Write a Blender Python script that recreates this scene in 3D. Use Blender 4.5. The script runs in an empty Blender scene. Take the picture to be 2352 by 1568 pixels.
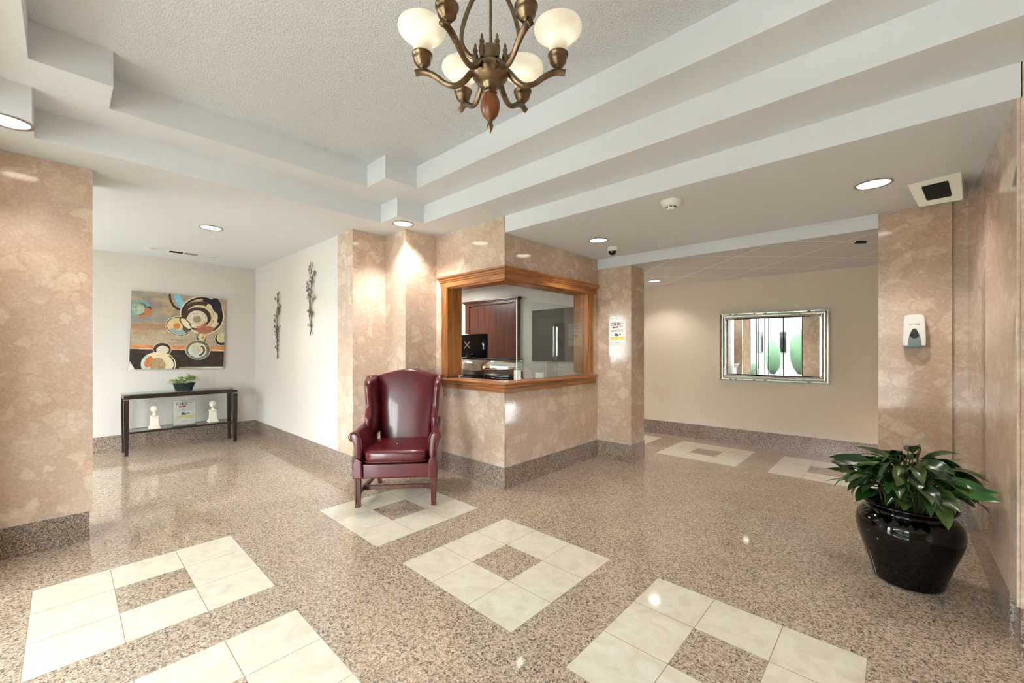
import bpy, bmesh, math, random
from mathutils import Vector, Matrix, noise
PI=math.pi
R=math.radians
random.seed(7)
scn=bpy.context.scene
COL=scn.collection

# ------------------------------------------------------------------ materials
def lin(c):
    return tuple(((v/255)/12.92 if v/255<=0.04045 else (((v/255)+0.055)/1.055)**2.4) for v in c)+(1.0,)
class NT:
    def __init__(s,name):
        m=bpy.data.materials.new(name); m.use_nodes=True
        s.m=m; s.t=m.node_tree; s.b=s.t.nodes['Principled BSDF']; s.out=s.t.nodes['Material Output']
    def n(s,kind,**kw):
        nd=s.t.nodes.new(kind)
        for k,v in kw.items():
            if k.startswith('i_'): nd.inputs[k[2:].replace('_',' ')].default_value=v
            else: setattr(nd,k,v)
        return nd
    def l(s,a,b): s.t.links.new(a,b)
    def co(s): 
        return s.n('ShaderNodeTexCoord').outputs['Object']
    def ramp(s,fac,stops,interp='LINEAR'):
        r=s.n('ShaderNodeValToRGB'); cr=r.color_ramp; cr.interpolation=interp
        while len(cr.elements)<len(stops): cr.elements.new(0.5)
        for e,(p,c) in zip(cr.elements,stops):
            e.position=p; e.color=c if len(c)==4 else c+(1,)
        s.l(fac,r.inputs[0]); return r.outputs[0]
    def mix(s,fac,a,b,mode='MIX'):
        x=s.n('ShaderNodeMix',data_type='RGBA',blend_type=mode)
        for v,i in ((fac,0),(a,6),(b,7)):
            if hasattr(v,'links') or hasattr(v,'is_linked'): s.l(v,x.inputs[i])
            else: x.inputs[i].default_value=v
        return x.outputs[2]
    def math(s,op,a,b=0.0,c=0.0):
        x=s.n('ShaderNodeMath',operation=op)
        for i,v in enumerate((a,b,c)):
            if hasattr(v,'is_linked'): s.l(v,x.inputs[i])
            else: x.inputs[i].default_value=v
        return x.outputs[0]
    def bump(s,h,strength=.3,dist=.002):
        b=s.n('ShaderNodeBump'); b.inputs['Strength'].default_value=strength; b.inputs['Distance'].default_value=dist
        s.l(h,b.inputs['Height']); s.l(b.outputs[0],s.b.inputs['Normal'])
    def set(s,rough=.5,metal=0.,spec=.5,col=None,coat=0.):
        s.b.inputs['Roughness'].default_value=rough; s.b.inputs['Metallic'].default_value=metal
        s.b.inputs['Specular IOR Level'].default_value=spec
        if col is not None:
            if hasattr(col,'is_linked'): s.l(col,s.b.inputs['Base Color'])
            else: s.b.inputs['Base Color'].default_value=col
        if coat: s.b.inputs['Coat Weight'].default_value=coat; s.b.inputs['Coat Roughness'].default_value=.05
        return s.m
def flat(name,c,rough=.5,metal=0.,spec=.5,coat=0.):
    return NT(name).set(rough,metal,spec,lin(c),coat)

def marble_mat(name,pale=0.,rough=.09):
    t=NT(name); co=t.co()
    nz=t.n('ShaderNodeTexNoise',i_Scale=7.,i_Detail=3.); t.l(co,nz.inputs['Vector'])
    dv=t.n('ShaderNodeVectorMath',operation='SCALE'); dv.inputs['Scale'].default_value=.13
    t.l(nz.outputs['Color'],dv.inputs[0])
    ad=t.n('ShaderNodeVectorMath',operation='ADD'); t.l(co,ad.inputs[0]); t.l(dv.outputs[0],ad.inputs[1])
    big=t.n('ShaderNodeTexNoise',i_Scale=1.7,i_Detail=4.); t.l(co,big.inputs['Vector'])
    base=t.ramp(big.outputs['Fac'],[(.3,lin((192,166,144))),(.5,lin((201,178,159))),(.68,lin((208,187,173)))])
    def layer(base,scale,thr,colour,amt,soft):
        v=t.n('ShaderNodeTexVoronoi',feature='F1',i_Scale=scale); t.l(ad.outputs[0],v.inputs['Vector'])
        sep=t.n('ShaderNodeSeparateColor'); t.l(v.outputs['Color'],sep.inputs[0])
        e=t.n('ShaderNodeTexVoronoi',feature='DISTANCE_TO_EDGE',i_Scale=scale); t.l(ad.outputs[0],e.inputs['Vector'])
        m1=t.math('GREATER_THAN',sep.outputs[0],thr)
        m2=t.ramp(e.outputs['Distance'],[(.04,(0,0,0,1)),(.04+soft,(1,1,1,1))])
        mm=t.math('MULTIPLY',m1,m2); mm=t.math('MULTIPLY',mm,sep.outputs[1]); mm=t.math('MULTIPLY',mm,amt)
        return t.mix(mm,base,colour)
    base=layer(base,8.,.58,lin((228,210,190)),.62,.05)
    base=layer(base,13.,.74,lin((230,214,196)),.6,.08)
    base=layer(base,5.,.72,lin((200,156,124)),.4,.25)
    base=layer(base,22.,.80,lin((226,208,186)),.40,.10)
    base=layer(base,70.,.82,lin((232,216,196)),.32,.06)
    fine=t.n('ShaderNodeTexNoise',i_Scale=60.,i_Detail=5.); t.l(co,fine.inputs['Vector'])
    f=t.ramp(fine.outputs['Fac'],[(.35,(.86,.86,.86,1)),(.65,(1.06,1.04,1.03,1))])
    base=t.mix(.8,base,f,'MULTIPLY')
    if pale: base=t.mix(pale,base,lin((226,208,190)))
    return t.set(rough,0,.5,base)
def granite_mat(name,scale,stops,rough=.12,joint=None,spec=.5):
    t=NT(name); co=t.co()
    def vor(sc,off):
        mp=t.n('ShaderNodeMapping'); mp.inputs['Location'].default_value=(off,off*2,off*3); t.l(co,mp.inputs[0])
        v=t.n('ShaderNodeTexVoronoi',feature='F1',i_Scale=sc); t.l(mp.outputs[0],v.inputs['Vector'])
        s=t.n('ShaderNodeSeparateColor'); t.l(v.outputs['Color'],s.inputs[0]); return s.outputs[0]
    a=t.ramp(vor(scale,0.),stops,'CONSTANT'); b=t.ramp(vor(scale*1.9,3.3),stops,'CONSTANT')
    c=t.mix(.45,a,b)
    nz=t.n('ShaderNodeTexNoise',i_Scale=3.,i_Detail=4.); t.l(co,nz.inputs['Vector'])
    c=t.mix(.6,c,t.ramp(nz.outputs['Fac'],[(.3,(.88,.86,.85,1)),(.7,(1.06,1.05,1.03,1))]),'MULTIPLY')
    if joint: c=joint(t,co,c)
    return t.set(rough,0,spec,c)
GX,GY,GP=-2.2365,-.119,.3068      # origin and pitch of the floor tiles
def joints(col,amount,width):
    def f(t,co,c):
        sp=t.n('ShaderNodeSeparateXYZ'); t.l(co,sp.inputs[0])
        r=None
        for i,o in ((0,GX),(1,GY)):
            x=t.math('SUBTRACT',sp.outputs[i],o); x=t.math('DIVIDE',x,GP); x=t.math('FRACT',t.math('ADD',x,100.5))
            x=t.math('ABSOLUTE',t.math('SUBTRACT',x,.5)); x=t.math('LESS_THAN',x,width/GP)
            r=x if r is None else t.math('MAXIMUM',r,x)
        return t.mix(t.math('MULTIPLY',r,amount),c,col)
    return f
M={}
M['marble']=marble_mat('pink_agglomerate_marble')
M['marble_right']=marble_mat('pink_agglomerate_marble_right',0.,.025)
M['granite_floor']=granite_mat('pink_speckled_granite',120.,[(0.,lin((62,58,56))),(.13,lin((118,106,98))),(.27,lin((168,152,136))),(.45,lin((194,174,152))),(.62,lin((204,178,156))),(.8,lin((214,201,184))),(.93,lin((146,132,120)))],.06,joints(lin((120,98,80)),.35,.0012),.6)
M['granite_base']=granite_mat('grey_speckled_granite',150.,[(0.,lin((52,48,47))),(.16,lin((98,88,82))),(.34,lin((142,122,110))),(.55,lin((172,150,136))),(.72,lin((196,180,166))),(.9,lin((120,108,102)))],.18)
def cream():
    t=NT('cream_marble_tile'); co=t.co()
    nz=t.n('ShaderNodeTexNoise',i_Scale=9.,i_Detail=6.,i_Distortion=1.2); t.l(co,nz.inputs['Vector'])
    c=t.ramp(nz.outputs['Fac'],[(.3,lin((208,199,181))),(.5,lin((219,211,195))),(.7,lin((224,218,204)))])
    n2=t.n('ShaderNodeTexNoise',i_Scale=55.,i_Detail=4.,i_Distortion=2.); t.l(co,n2.inputs['Vector'])
    c=t.mix(t.ramp(n2.outputs['Fac'],[(.60,(0,0,0,1)),(.75,(.5,.5,.5,1))]),c,lin((186,170,146)))
    c=joints(lin((150,128,100)),.9,.0018)(t,co,c)
    return t.set(.07,0,.6,c)
M['cream']=cream()
def wallpaper(name,c1,c2):
    t=NT(name); co=t.co(); sp=t.n('ShaderNodeSeparateXYZ'); t.l(co,sp.inputs[0])
    s=t.math('ADD',sp.outputs[0],sp.outputs[1]); w=t.math('SINE',t.math('MULTIPLY',s,2*PI/.014))
    w=t.math('MULTIPLY_ADD',w,.5,.5)
    nz=t.n('ShaderNodeTexNoise',i_Scale=1.3,i_Detail=3.); t.l(co,nz.inputs['Vector'])
    c=t.mix(w,lin(c1),lin(c2)); c=t.mix(.5,c,t.ramp(nz.outputs['Fac'],[(.3,(.95,.94,.93,1)),(.7,(1.02,1.02,1.02,1))]),'MULTIPLY')
    t.bump(w,.15,.001)
    return t.set(.7,0,.3,c)
M['paper']=wallpaper('ribbed_wallpaper',(206,198,193),(220,213,208))
M['paper2']=wallpaper('ribbed_wallpaper_corridor',(214,203,183),(226,217,200))
M['paint']=flat('white_ceiling_paint',(222,225,228),.75,0,.3)
def popcorn():
    t=NT('stippled_ceiling'); co=t.co()
    v=t.n('ShaderNodeTexNoise',i_Scale=92.,i_Detail=3.,i_Roughness=.6); t.l(co,v.inputs['Vector'])
    h=t.ramp(v.outputs['Fac'],[(.38,(0,0,0,1)),(.62,(1,1,1,1))])
    t.bump(h,.75,.004)
    return t.set(.85,0,.2,lin((218,222,226)))
M['popcorn']=popcorn()
def droptile():
    t=NT('lay_in_ceiling_tile'); co=t.co(); sp=t.n('ShaderNodeSeparateXYZ'); t.l(co,sp.inputs[0])
    r=None
    for sgn,o in ((1,3.58),(-1,6.03)):
        if sgn>0: x=t.math('ADD',sp.outputs[0],sp.outputs[1])
        else: x=t.math('SUBTRACT',sp.outputs[1],sp.outputs[0])
        x=t.math('DIVIDE',t.math('SUBTRACT',x,o),.885); x=t.math('FRACT',t.math('ADD',x,100.5)); x=t.math('ABSOLUTE',t.math('SUBTRACT',x,.5))
        x=t.math('LESS_THAN',x,.014); r=x if r is None else t.math('MAXIMUM',r,x)
    nz=t.n('ShaderNodeTexNoise',i_Scale=90.,i_Detail=2.); t.l(co,nz.inputs['Vector'])
    c=t.mix(.5,lin((212,210,208)),t.ramp(nz.outputs['Fac'],[(.4,(.8,.8,.8,1)),(.6,(.95,.95,.95,1))]),'MULTIPLY')
    return t.set(.8,0,.2,t.mix(r,c,lin((238,236,230))))
M['droptile']=droptile()
def wood(name,c1,c2,c3,axis,rough=.35,scale=1.):
    t=NT(name); co=t.co(); mp=t.n('ShaderNodeMapping'); s=[38.*scale]*3; s[axis]=2.2*scale; mp.inputs['Scale'].default_value=s; t.l(co,mp.inputs[0])
    n=t.n('ShaderNodeTexNoise',i_Scale=1.,i_Detail=6.,i_Roughness=.65,i_Distortion=.6); t.l(mp.outputs[0],n.inputs['Vector'])
    c=t.ramp(n.outputs['Fac'],[(.3,lin(c1)),(.5,lin(c2)),(.68,lin(c3))])
    return t.set(rough,0,.5,c)
oak=((112,66,32),(162,104,56),(188,132,80))
M['oak_x']=wood('golden_oak_x',*oak,0); M['oak_y']=wood('golden_oak_y',*oak,1); M['oak_z']=wood('golden_oak_z',*oak,2)
M['mahogany']=wood('dark_mahogany',(46,20,12),(74,34,20),(98,50,30),2,.3,.6)
M['espresso']=wood('espresso_wood',(26,16,12),(38,24,18),(48,32,24),2,.3)
def leather():
    t=NT('burgundy_leather'); co=t.co()
    n=t.n('ShaderNodeTexNoise',i_Scale=4.,i_Detail=4.); t.l(co,n.inputs['Vector'])
    c=t.ramp(n.outputs['Fac'],[(.3,lin((76,17,24))),(.6,lin((98,24,33))),(.75,lin((114,38,42)))])
    v=t.n('ShaderNodeTexVoronoi',i_Scale=260.); t.l(co,v.inputs['Vector']); t.bump(v.outputs['Distance'],.12,.001)
    return t.set(.32,0,.55,c,.25)
M['leather']=leather()
M['piping']=flat('burgundy_piping',(92,30,34),.4)
M['legwood']=wood('reddish_leg_wood',(52,22,18),(82,38,30),(112,60,46),2,.35)
def brass():
    t=NT('antique_brass'); co=t.co()
    n=t.n('ShaderNodeTexNoise',i_Scale=22.,i_Detail=3.); t.l(co,n.inputs['Vector'])
    c=t.ramp(n.outputs['Fac'],[(.3,lin((98,78,56))),(.6,lin((138,118,94)))])
    return t.set(.3,1.,.5,c)
M['brass']=brass()
M['egg']=wood('turned_walnut',(92,48,22),(126,72,38),(150,94,54),2,.25)
def alabaster():
    t=NT('alabaster_glass'); co=t.co()
    n=t.n('ShaderNodeTexNoise',i_Scale=12.,i_Detail=5.,i_Distortion=1.5); t.l(co,n.inputs['Vector'])
    c=t.ramp(n.outputs['Fac'],[(.3,lin((240,236,222))),(.7,lin((255,253,246)))])
    d=t.n('ShaderNodeBsdfDiffuse'); t.l(c,d.inputs[0]); tr=t.n('ShaderNodeBsdfTranslucent'); t.l(c,tr.inputs[0])
    g=t.n('ShaderNodeBsdfGlossy'); g.inputs['Roughness'].default_value=.25
    a=t.n('ShaderNodeMixShader'); a.inputs[0].default_value=.55; t.l(d.outputs[0],a.inputs[1]); t.l(tr.outputs[0],a.inputs[2])
    b=t.n('ShaderNodeMixShader'); b.inputs[0].default_value=.04; t.l(a.outputs[0],b.inputs[1]); t.l(g.outputs[0],b.inputs[2])
    t.l(b.outputs[0],t.out.inputs[0]); return t.m
M['alabaster']=alabaster()
def emit(name,c,s):
    t=NT(name); e=t.n('ShaderNodeEmission'); e.inputs[0].default_value=lin(c); e.inputs[1].default_value=s; t.l(e.outputs[0],t.out.inputs[0]); return t.m
M['lamp']=emit('lit_downlight_lens',(255,246,228),6.)
M['lamp_dim']=flat('unlit_gimbal_lamp',(220,220,218),.3)
M['bulb']=emit('lit_bulb',(255,240,214),1.2)
def glass(name,tint=(250,255,252),ior=1.45,rough=0.02,extra=0.):
    t=NT(name); tr=t.n('ShaderNodeBsdfTransparent'); tr.inputs[0].default_value=lin(tint)
    g=t.n('ShaderNodeBsdfGlossy'); g.inputs['Roughness'].default_value=rough
    f=t.n('ShaderNodeLayerWeight'); f.inputs[0].default_value=.5
    fa=t.math('MULTIPLY_ADD',t.math('POWER',f.outputs['Facing'],4.),.9,.04+extra)
    m=t.n('ShaderNodeMixShader'); t.l(fa,m.inputs[0]); t.l(tr.outputs[0],m.inputs[1]); t.l(g.outputs[0],m.inputs[2])
    t.l(m.outputs[0],t.out.inputs[0]); return t.m
M['glass']=glass('clear_glass'); M['glass2']=glass('counter_glass',(244,249,248),1.5,.01,.05)
M['tableglass']=glass('green_edge_glass',(214,232,224),1.5,.02,.12)
M['smoked']=glass('smoked_glass_shelf',(120,124,124),1.5,.04,.12)
M['acrylic']=glass('acrylic',(246,248,248),1.5,.03,.1)
M['mirror']=flat('mirror_silver',(232,238,236),.01,1.)
M['chrome']=flat('chrome',(214,214,212),.12,1.)
M['steel']=flat('brushed_nickel',(176,172,164),.35,1.)
M['black']=flat('black_plastic',(22,22,24),.35); M['blackgloss']=flat('black_gloss',(10,10,12),.08,0,.5)
M['white']=flat('white_plastic',(236,236,230),.35); M['offwhite']=flat('offwhite_plastic',(228,226,212),.45)
M['paperwhite']=flat('white_sheet',(240,240,236),.7)
M['ink']=flat('black_ink',(40,36,36),.7); M['inkred']=flat('red_ink',(168,40,44),.7); M['inkgrey']=flat('grey_ink',(150,150,152),.7); M['inkyellow']=flat('yellow_highlight',(232,214,110),.7); M['inkblue']=flat('blue_ink',(90,108,170),.7); M['inkslate']=flat('slate_ink',(80,82,104),.7)
M['greyplastic']=flat('teal_grey_plastic',(116,134,136),.35); M['darkplastic']=flat('dark_smoked_plastic',(46,44,42),.15)
M['pot']=flat('black_glazed_ceramic',(4,4,5),.06,0,.45)
M['planter']=flat('slate_planter_plastic',(38,44,48),.4)
M['soil']=flat('dark_soil',(44,32,24),.9)
def leafmat(name,c1,c2,c3):
    t=NT(name); co=t.co()
    n=t.n('ShaderNodeTexNoise',i_Scale=9.,i_Detail=3.); t.l(co,n.inputs['Vector'])
    c=t.ramp(n.outputs['Fac'],[(.3,lin(c1)),(.55,lin(c2)),(.75,lin(c3))])
    at=t.n('ShaderNodeVertexColor'); at.layer_name='vein'
    c=t.mix(.35,c,at.outputs[0],'MULTIPLY')
    t.b.inputs['Subsurface Weight'].default_value=0
    return t.set(.28,0,.5,c)
M['leaf']=leafmat('glossy_dark_leaf',(16,42,18),(30,66,26),(60,92,44))
M['leafb']=leafmat('olive_leaf',(44,62,30),(72,92,48),(104,118,70)); M['leafc']=leafmat('bright_leaf',(26,70,28),(48,104,38),(84,138,56))
M['leaf2']=flat('light_leaf',(158,178,92),.5); M['leaf3']=flat('pale_leaf',(208,216,164),.5); M['leaf4']=flat('mid_leaf',(112,142,64),.5)
M['stem']=flat('leaf_stem',(74,84,40),.5); M['stone']=flat('cream_resin',(232,224,208),.6)
M['iron']=flat('bronze_iron',(92,80,66),.45,.3)
M['floor_int']=flat('office_carpet',(96,92,88),.9)
M['desk']=flat('dark_counter',(70,52,40),.25)
M['office']=flat('office_wall_paint',(196,192,186),.7)
M['darkglass']=flat('dark_board',(52,52,52),.10,0,.6)
M['concrete']=flat('pale_concrete',(168,166,160),.9); M['facade']=flat('pale_facade',(96,92,86),.9)
M['frame']=flat('dark_bronze_frame',(52,50,46),.4,.5); M['shrub']=flat('shrub_green',(24,48,22),.8)
M['asphalt']=flat('asphalt',(66,66,66),.9); M['dark']=flat('dark_slot',(18,18,18),.6); M['trunk']=flat('bark',(90,76,62),.9)

# ------------------------------------------------------------------ mesh helpers
class MB:
    def __init__(s): s.v=[]; s.f=[]; s.mi=[]; s.sm=[]
    def add(s,vs,fs,mi=0,sm=False,mat=None):
        o=len(s.v)
        for p in vs:
            p=Vector(p); s.v.append(mat@p if mat else p)
        for f in fs: s.f.append([o+i for i in f]); s.mi.append(mi); s.sm.append(sm)
        return s
    def box(s,x0,x1,y0,y1,z0,z1,mi=0,mat=None):
        v=[(x,y,z) for z in (z0,z1) for y in (y0,y1) for x in (x0,x1)]
        return s.add(v,[(0,2,3,1),(4,5,7,6),(0,1,5,4),(2,6,7,3),(0,4,6,2),(1,3,7,5)],mi,False,mat)
    def lathe(s,prof,n=32,c=(0,0,0),mi=0,mat=None,cap=False,sy=1.):
        v=[];f=[]
        for r,z in prof:
            for k in range(n):
                a=2*PI*k/n; v.append((c[0]+r*math.cos(a),c[1]+r*sy*math.sin(a),c[2]+z))
        for i in range(len(prof)-1):
            for k in range(n):
                f.append((i*n+k,i*n+(k+1)%n,(i+1)*n+(k+1)%n,(i+1)*n+k))
        if cap:
            f.append(tuple(range(n-1,-1,-1))); f.append(tuple((len(prof)-1)*n+k for k in range(n)))
        return s.add(v,f,mi,True,mat)
    def tube(s,pts,rad,n=8,mi=0,sec=None,up=None,mat=None,sm=True):
        pts=[Vector(p) for p in pts]; m=len(pts)
        if not hasattr(rad,'__len__'): rad=[rad]*m
        T=[(pts[min(i+1,m-1)]-pts[max(i-1,0)]).normalized() for i in range(m)]
        u=Vector(up) if up else (Vector((0,0,1)) if abs(T[0].z)<.9 else Vector((1,0,0)))
        v=[];f=[]
        if sec is None: sec=[(math.cos(2*PI*k/n),math.sin(2*PI*k/n)) for k in range(n)]
        n=len(sec)
        for i in range(m):
            a=T[i].cross(u)
            if a.length<1e-5: a=T[i].orthogonal()
            a.normalize(); b=a.cross(T[i]).normalized()
            if not up: u=b
            for (p,q) in sec: v.append(pts[i]+(a*p+b*q)*rad[i])
        for i in range(m-1):
            for k in range(n): f.append((i*n+k,i*n+(k+1)%n,(i+1)*n+(k+1)%n,(i+1)*n+k))
        f.append(tuple(range(n-1,-1,-1))); f.append(tuple((m-1)*n+k for k in range(n)))
        return s.add(v,f,mi,sm,mat)
    def prism(s,poly,h,place,mi=0,sm=False):
        """poly: 2D points; place(u,v,w)->3D"""
        n=len(poly); v=[place(p[0],p[1],0) for p in poly]+[place(p[0],p[1],h) for p in poly]
        f=[tuple(range(n-1,-1,-1)),tuple(range(n,2*n))]+[(i,(i+1)%n,n+(i+1)%n,n+i) for i in range(n)]
        return s.add(v,f,mi,sm)
    def loft(s,rings,mi=0,caps=True,sm=True,closed=True):
        n=len(rings[0]); v=[p for r in rings for p in r]; f=[]
        for i in range(len(rings)-1):
            for k in range(n if closed else n-1): f.append((i*n+k,i*n+(k+1)%n,(i+1)*n+(k+1)%n,(i+1)*n+k))
        if caps and closed: f.append(tuple(range(n-1,-1,-1))); f.append(tuple((len(rings)-1)*n+k for k in range(n)))
        return s.add(v,f,mi,sm)
    def build(s,name,mats,parent=None,bevel=0,sub=0,recalc=True,seg=2):
        me=bpy.data.meshes.new(name); me.from_pydata([tuple(p) for p in s.v],[],s.f)
        if not isinstance(mats,(list,tuple)): mats=[mats]
        for m in mats: me.materials.append(m)
        for p,i,sm in zip(me.polygons,s.mi,s.sm): p.material_index=i; p.use_smooth=sm
        if recalc:
            b=bmesh.new(); b.from_mesh(me); bmesh.ops.recalc_face_normals(b,faces=b.faces); b.to_mesh(me); b.free()
        me.update()
        o=bpy.data.objects.new(name,me); COL.objects.link(o)
        if parent: o.parent=parent
        if bevel:
            m=o.modifiers.new('bevel','BEVEL'); m.width=bevel; m.segments=seg; m.limit_method='ANGLE'; m.angle_limit=R(40)
            for p in me.polygons: p.use_smooth=True
            w=o.modifiers.new('wn','WEIGHTED_NORMAL'); w.keep_sharp=True
        if sub:
            m=o.modifiers.new('sub','SUBSURF'); m.levels=sub; m.render_levels=sub
            for p in me.polygons: p.use_smooth=True
        return o
def struct(o): o['kind']='structure'; return o
def tag(o,label,cat,group=None,kind=None):
    o['label']=label; o['category']=cat
    if group: o['group']=group
    if kind: o['kind']=kind
    return o
def empty(name,loc,label,cat,rz=0,group=None):
    o=bpy.data.objects.new(name,None); o.empty_display_size=.1; COL.objects.link(o); o.location=loc; o.rotation_euler=(0,0,rz)
    return tag(o,label,cat,group)
def copytree(o,parent=None):
    c=o.copy(); COL.objects.link(c)
    if parent: c.parent=parent
    for ch in list(o.children): copytree(ch,c)
    return c
def sbox(name,x0,x1,y0,y1,z0,z1,m,bevel=0):
    return struct(MB().box(x0,x1,y0,y1,z0,z1).build(name,m,bevel=bevel))
def superbox(cx,cy,cz,hx,hy,hz,n=16,e=.35,rows=9):
    """pillow-like rounded box as rings along z"""
    rings=[]
    def sg(v,p): return math.copysign(abs(v)**p,v)
    for i in range(rows):
        a=-PI/2+PI*i/(rows-1); zz=sg(math.sin(a),e)*hz; rr=max(.001,abs(math.cos(a))**e)
        rings.append([(cx+sg(math.cos(2*PI*k/n),e)*hx*rr,cy+sg(math.sin(2*PI*k/n),e)*hy*rr,cz+zz) for k in range(n)])
    return rings

# ------------------------------------------------------------------ room shell
Z0,Z1,Z2,ZL,ZC,BH=2.563,2.74,2.933,2.41,2.29,.203
YK,XK=2.805,-2.692          # faces of the reception booth
YS=-3.0                    # window wall
XA=-7.37; YD=2.035
def floor():
    nx0,nx1,ny0,ny1=-18,17,-10,27
    mb=MB(); inl=set()
    for cx,cy in [(-8,0),(-4,0),(0,0),(4,0),(-4,5),(0,5),(4,5),(-4,17),(0,17),(4,17),(-8,17)]:
        if (cx,cy) in ((0,0),(4,0),(-4,0),(4,5),(0,5),(-4,5),(-4,17),(0,17),(4,17),(-8,17)):
            for i in range(3):
                for j in range(3):
                    if (i,j)!=(1,1): inl.add((cx+i,cy+j))
    v=[];idx={}
    for i in range(nx0,nx1+1):
        for j in range(ny0,ny1+1):
            idx[(i,j)]=len(v); v.append((GX+i*GP,GY+j*GP,0))
    for i in range(nx0,nx1):
        for j in range(ny0,ny1):
            mb.f.append([idx[(i,j)],idx[(i+1,j)],idx[(i+1,j+1)],idx[(i,j+1)]]); mb.mi.append(1 if (i,j) in inl else 0); mb.sm.append(False)
    mb.v=[Vector(p) for p in v]
    return struct(mb.build('floor',[M['granite_floor'],M['cream']],recalc=False))
floor()
def ceiling():
    xs=sorted({-7.6,XK-.1,XK,-3.72,-3.43,-3.41,-3.11,-2.25,.985,1.28,1.375,1.665,.4,3.,-.104})
    ys=sorted({YS-.1,-.42,-.12,.18,1.81,2.12,2.42,YK,YK+.1,4.45,4.55,6.6})
    def H(x,y):
        if y>4.55 or (y>4.45 and x<-.104): return ZC,2
        if y>YK and XK<x<.4: return ZL,0
        if y>YK+.1: return (2.32,0) if x<XK-.1 else (ZL,0)
        if (-3.11<x<1.28 and -.12<y<2.12) or (-3.41<x<1.28 and .18<y<1.81): return Z2,1
        if (-3.43<x<1.375 and -.42<y<2.42) or (-3.72<x<1.665 and -.12<y<2.12): return Z1,0
        return Z0,0
    mb=MB(); c=[[H((xs[i]+xs[i+1])/2,(ys[j]+ys[j+1])/2) for j in range(len(ys)-1)] for i in range(len(xs)-1)]
    for i in range(len(xs)-1):
        for j in range(len(ys)-1):
            z,m=c[i][j]; x0,x1,y0,y1=xs[i],xs[i+1],ys[j],ys[j+1]
            mb.add([(x0,y0,z),(x1,y0,z),(x1,y1,z),(x0,y1,z)],[(0,1,2,3)],m)
            if i+1<len(xs)-1 and abs(c[i+1][j][0]-z)>1e-4:
                z2=c[i+1][j][0]; mb.add([(x1,y0,z),(x1,y1,z),(x1,y1,z2),(x1,y0,z2)],[(0,1,2,3)],0)
            if j+1<len(ys)-1 and abs(c[i][j+1][0]-z)>1e-4:
                z2=c[i][j+1][0]; mb.add([(x0,y1,z),(x1,y1,z),(x1,y1,z2),(x0,y1,z2)],[(0,1,2,3)],0)
    o=struct(mb.build('ceiling',[M['paint'],M['popcorn'],M['droptile']],recalc=False))
ceiling()
struct(MB().box(-7.8,3.2,YS-.3,6.8,3.05,3.15).build('trim_1',M['paint']))   # slab above
mar,gb,pp=M['marble'],M['granite_base'],M['paper']
# alcove walls
sbox('wall_alcove',XA-.2,XA,YS,YD+.2,BH,Z0,pp); sbox('baseboard_alcove',XA-.2,XA+.008,YS,YD+.008,0,BH,gb)
sbox('wall_branches',XA,-4.49,YD,YD+.2,BH,Z0,pp); sbox('baseboard_branches',XA,-4.135,YD-.008,YD+.2,0,BH,gb)
sbox('wall_pilaster',-4.49,-4.14,YD,2.6,BH,Z0,mar); sbox('baseboard_pilaster',-4.14,-4.132,YD-.008,2.405,0,BH,gb)
sbox('wall_corner_pier',-4.14,-3.74,2.41,2.95,BH,Z0,mar); sbox('baseboard_corner_pier',-4.14,-3.732,2.402,2.95,0,BH,gb)
# left column
sbox('wall_left_column',-4.5,-4.082,-.62,.133,BH,Z0,mar); sbox('baseboard_left_column',-4.49,-4.10,-.61,.118,0,BH,gb)
sbox('wall_light_baffle',-4.5,-3.5,-.78,-.64,0,Z0+.02,mar)  # unseen wall added to keep window light off the left column
# booth
TI=.17
def booth():
    L=MB(); L.box(-3.74,XK,YK,YK+TI,BH,.905).box(-3.74,XK,YK,YK+TI,2.06,Z0).box(-3.74,-3.56,YK,YK+TI,.905,2.06)
    struct(L.build('wall_booth_front',mar))
    Rr=MB(); Rr.box(XK-TI,XK-.0005,YK+TI,4.45,BH,.905).box(XK-TI,XK-.0005,YK+TI,4.45,2.06,ZL).box(XK-TI,XK-.0005,4.26,4.45,.905,2.06)
    struct(Rr.build('wall_booth_side',mar))
    sbox('baseboard_booth_front',-3.732,XK+.006,YK-.006,YK+TI,0,BH,gb)
    sbox('baseboard_booth_side',XK-TI,XK+.006,YK+TI,4.45,0,BH,gb)
booth()
struct(MB().tube([(XK+.001,YK-.001,BH),(XK+.001,YK-.001,.905)],.006,8).tube([(XK+.001,YK-.001,2.09),(XK+.001,YK-.001,Z0)],.006,8).build('trim_2',M['marble']))
sbox('wall_pillar',-2.862,-2.248,4.455,4.79,BH,ZC+.2,mar); sbox('baseboard_pillar',XK,-2.242,4.449,4.796,0,BH,gb)
sbox('wall_booth_back',-6.2,-2.863,4.66,4.79,0,2.5,M['office'])
sbox('wall_booth_left',-6.2,-6.05,YK,4.66,0,2.5,M['office'])
sbox('wall_booth_inner',-6.2,-4.14,YK-.12,YK,0,2.5,M['office'])
# corridor wall, slightly out of square
def slanted():
    p0=Vector((-7.,6.05,0)); p1=Vector((.5,6.46,0)); 
    def blk(name,z0,z1,off,m):
        d=(p1-p0).normalized(); n=Vector((-d.y,d.x,0))
        a=p0-n*off; b=p1-n*off; c=p1+n*.2; e=p0+n*.2
        v=[(q.x,q.y,z) for z in (z0,z1) for q in (a,b,c,e)]
        return struct(MB().add(v,[(0,3,2,1),(4,5,6,7),(0,1,5,4),(1,2,6,5),(2,3,7,6),(3,0,4,7)]).build(name,m))
    blk('wall_corridor',BH,ZC+.02,0,M['paper2']); blk('baseboard_corridor',0,BH,.008,gb)
slanted()
sbox('wall_corridor_left',-7.1,-7.,4.79,6.3,0,ZC,M['paper2'])
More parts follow.
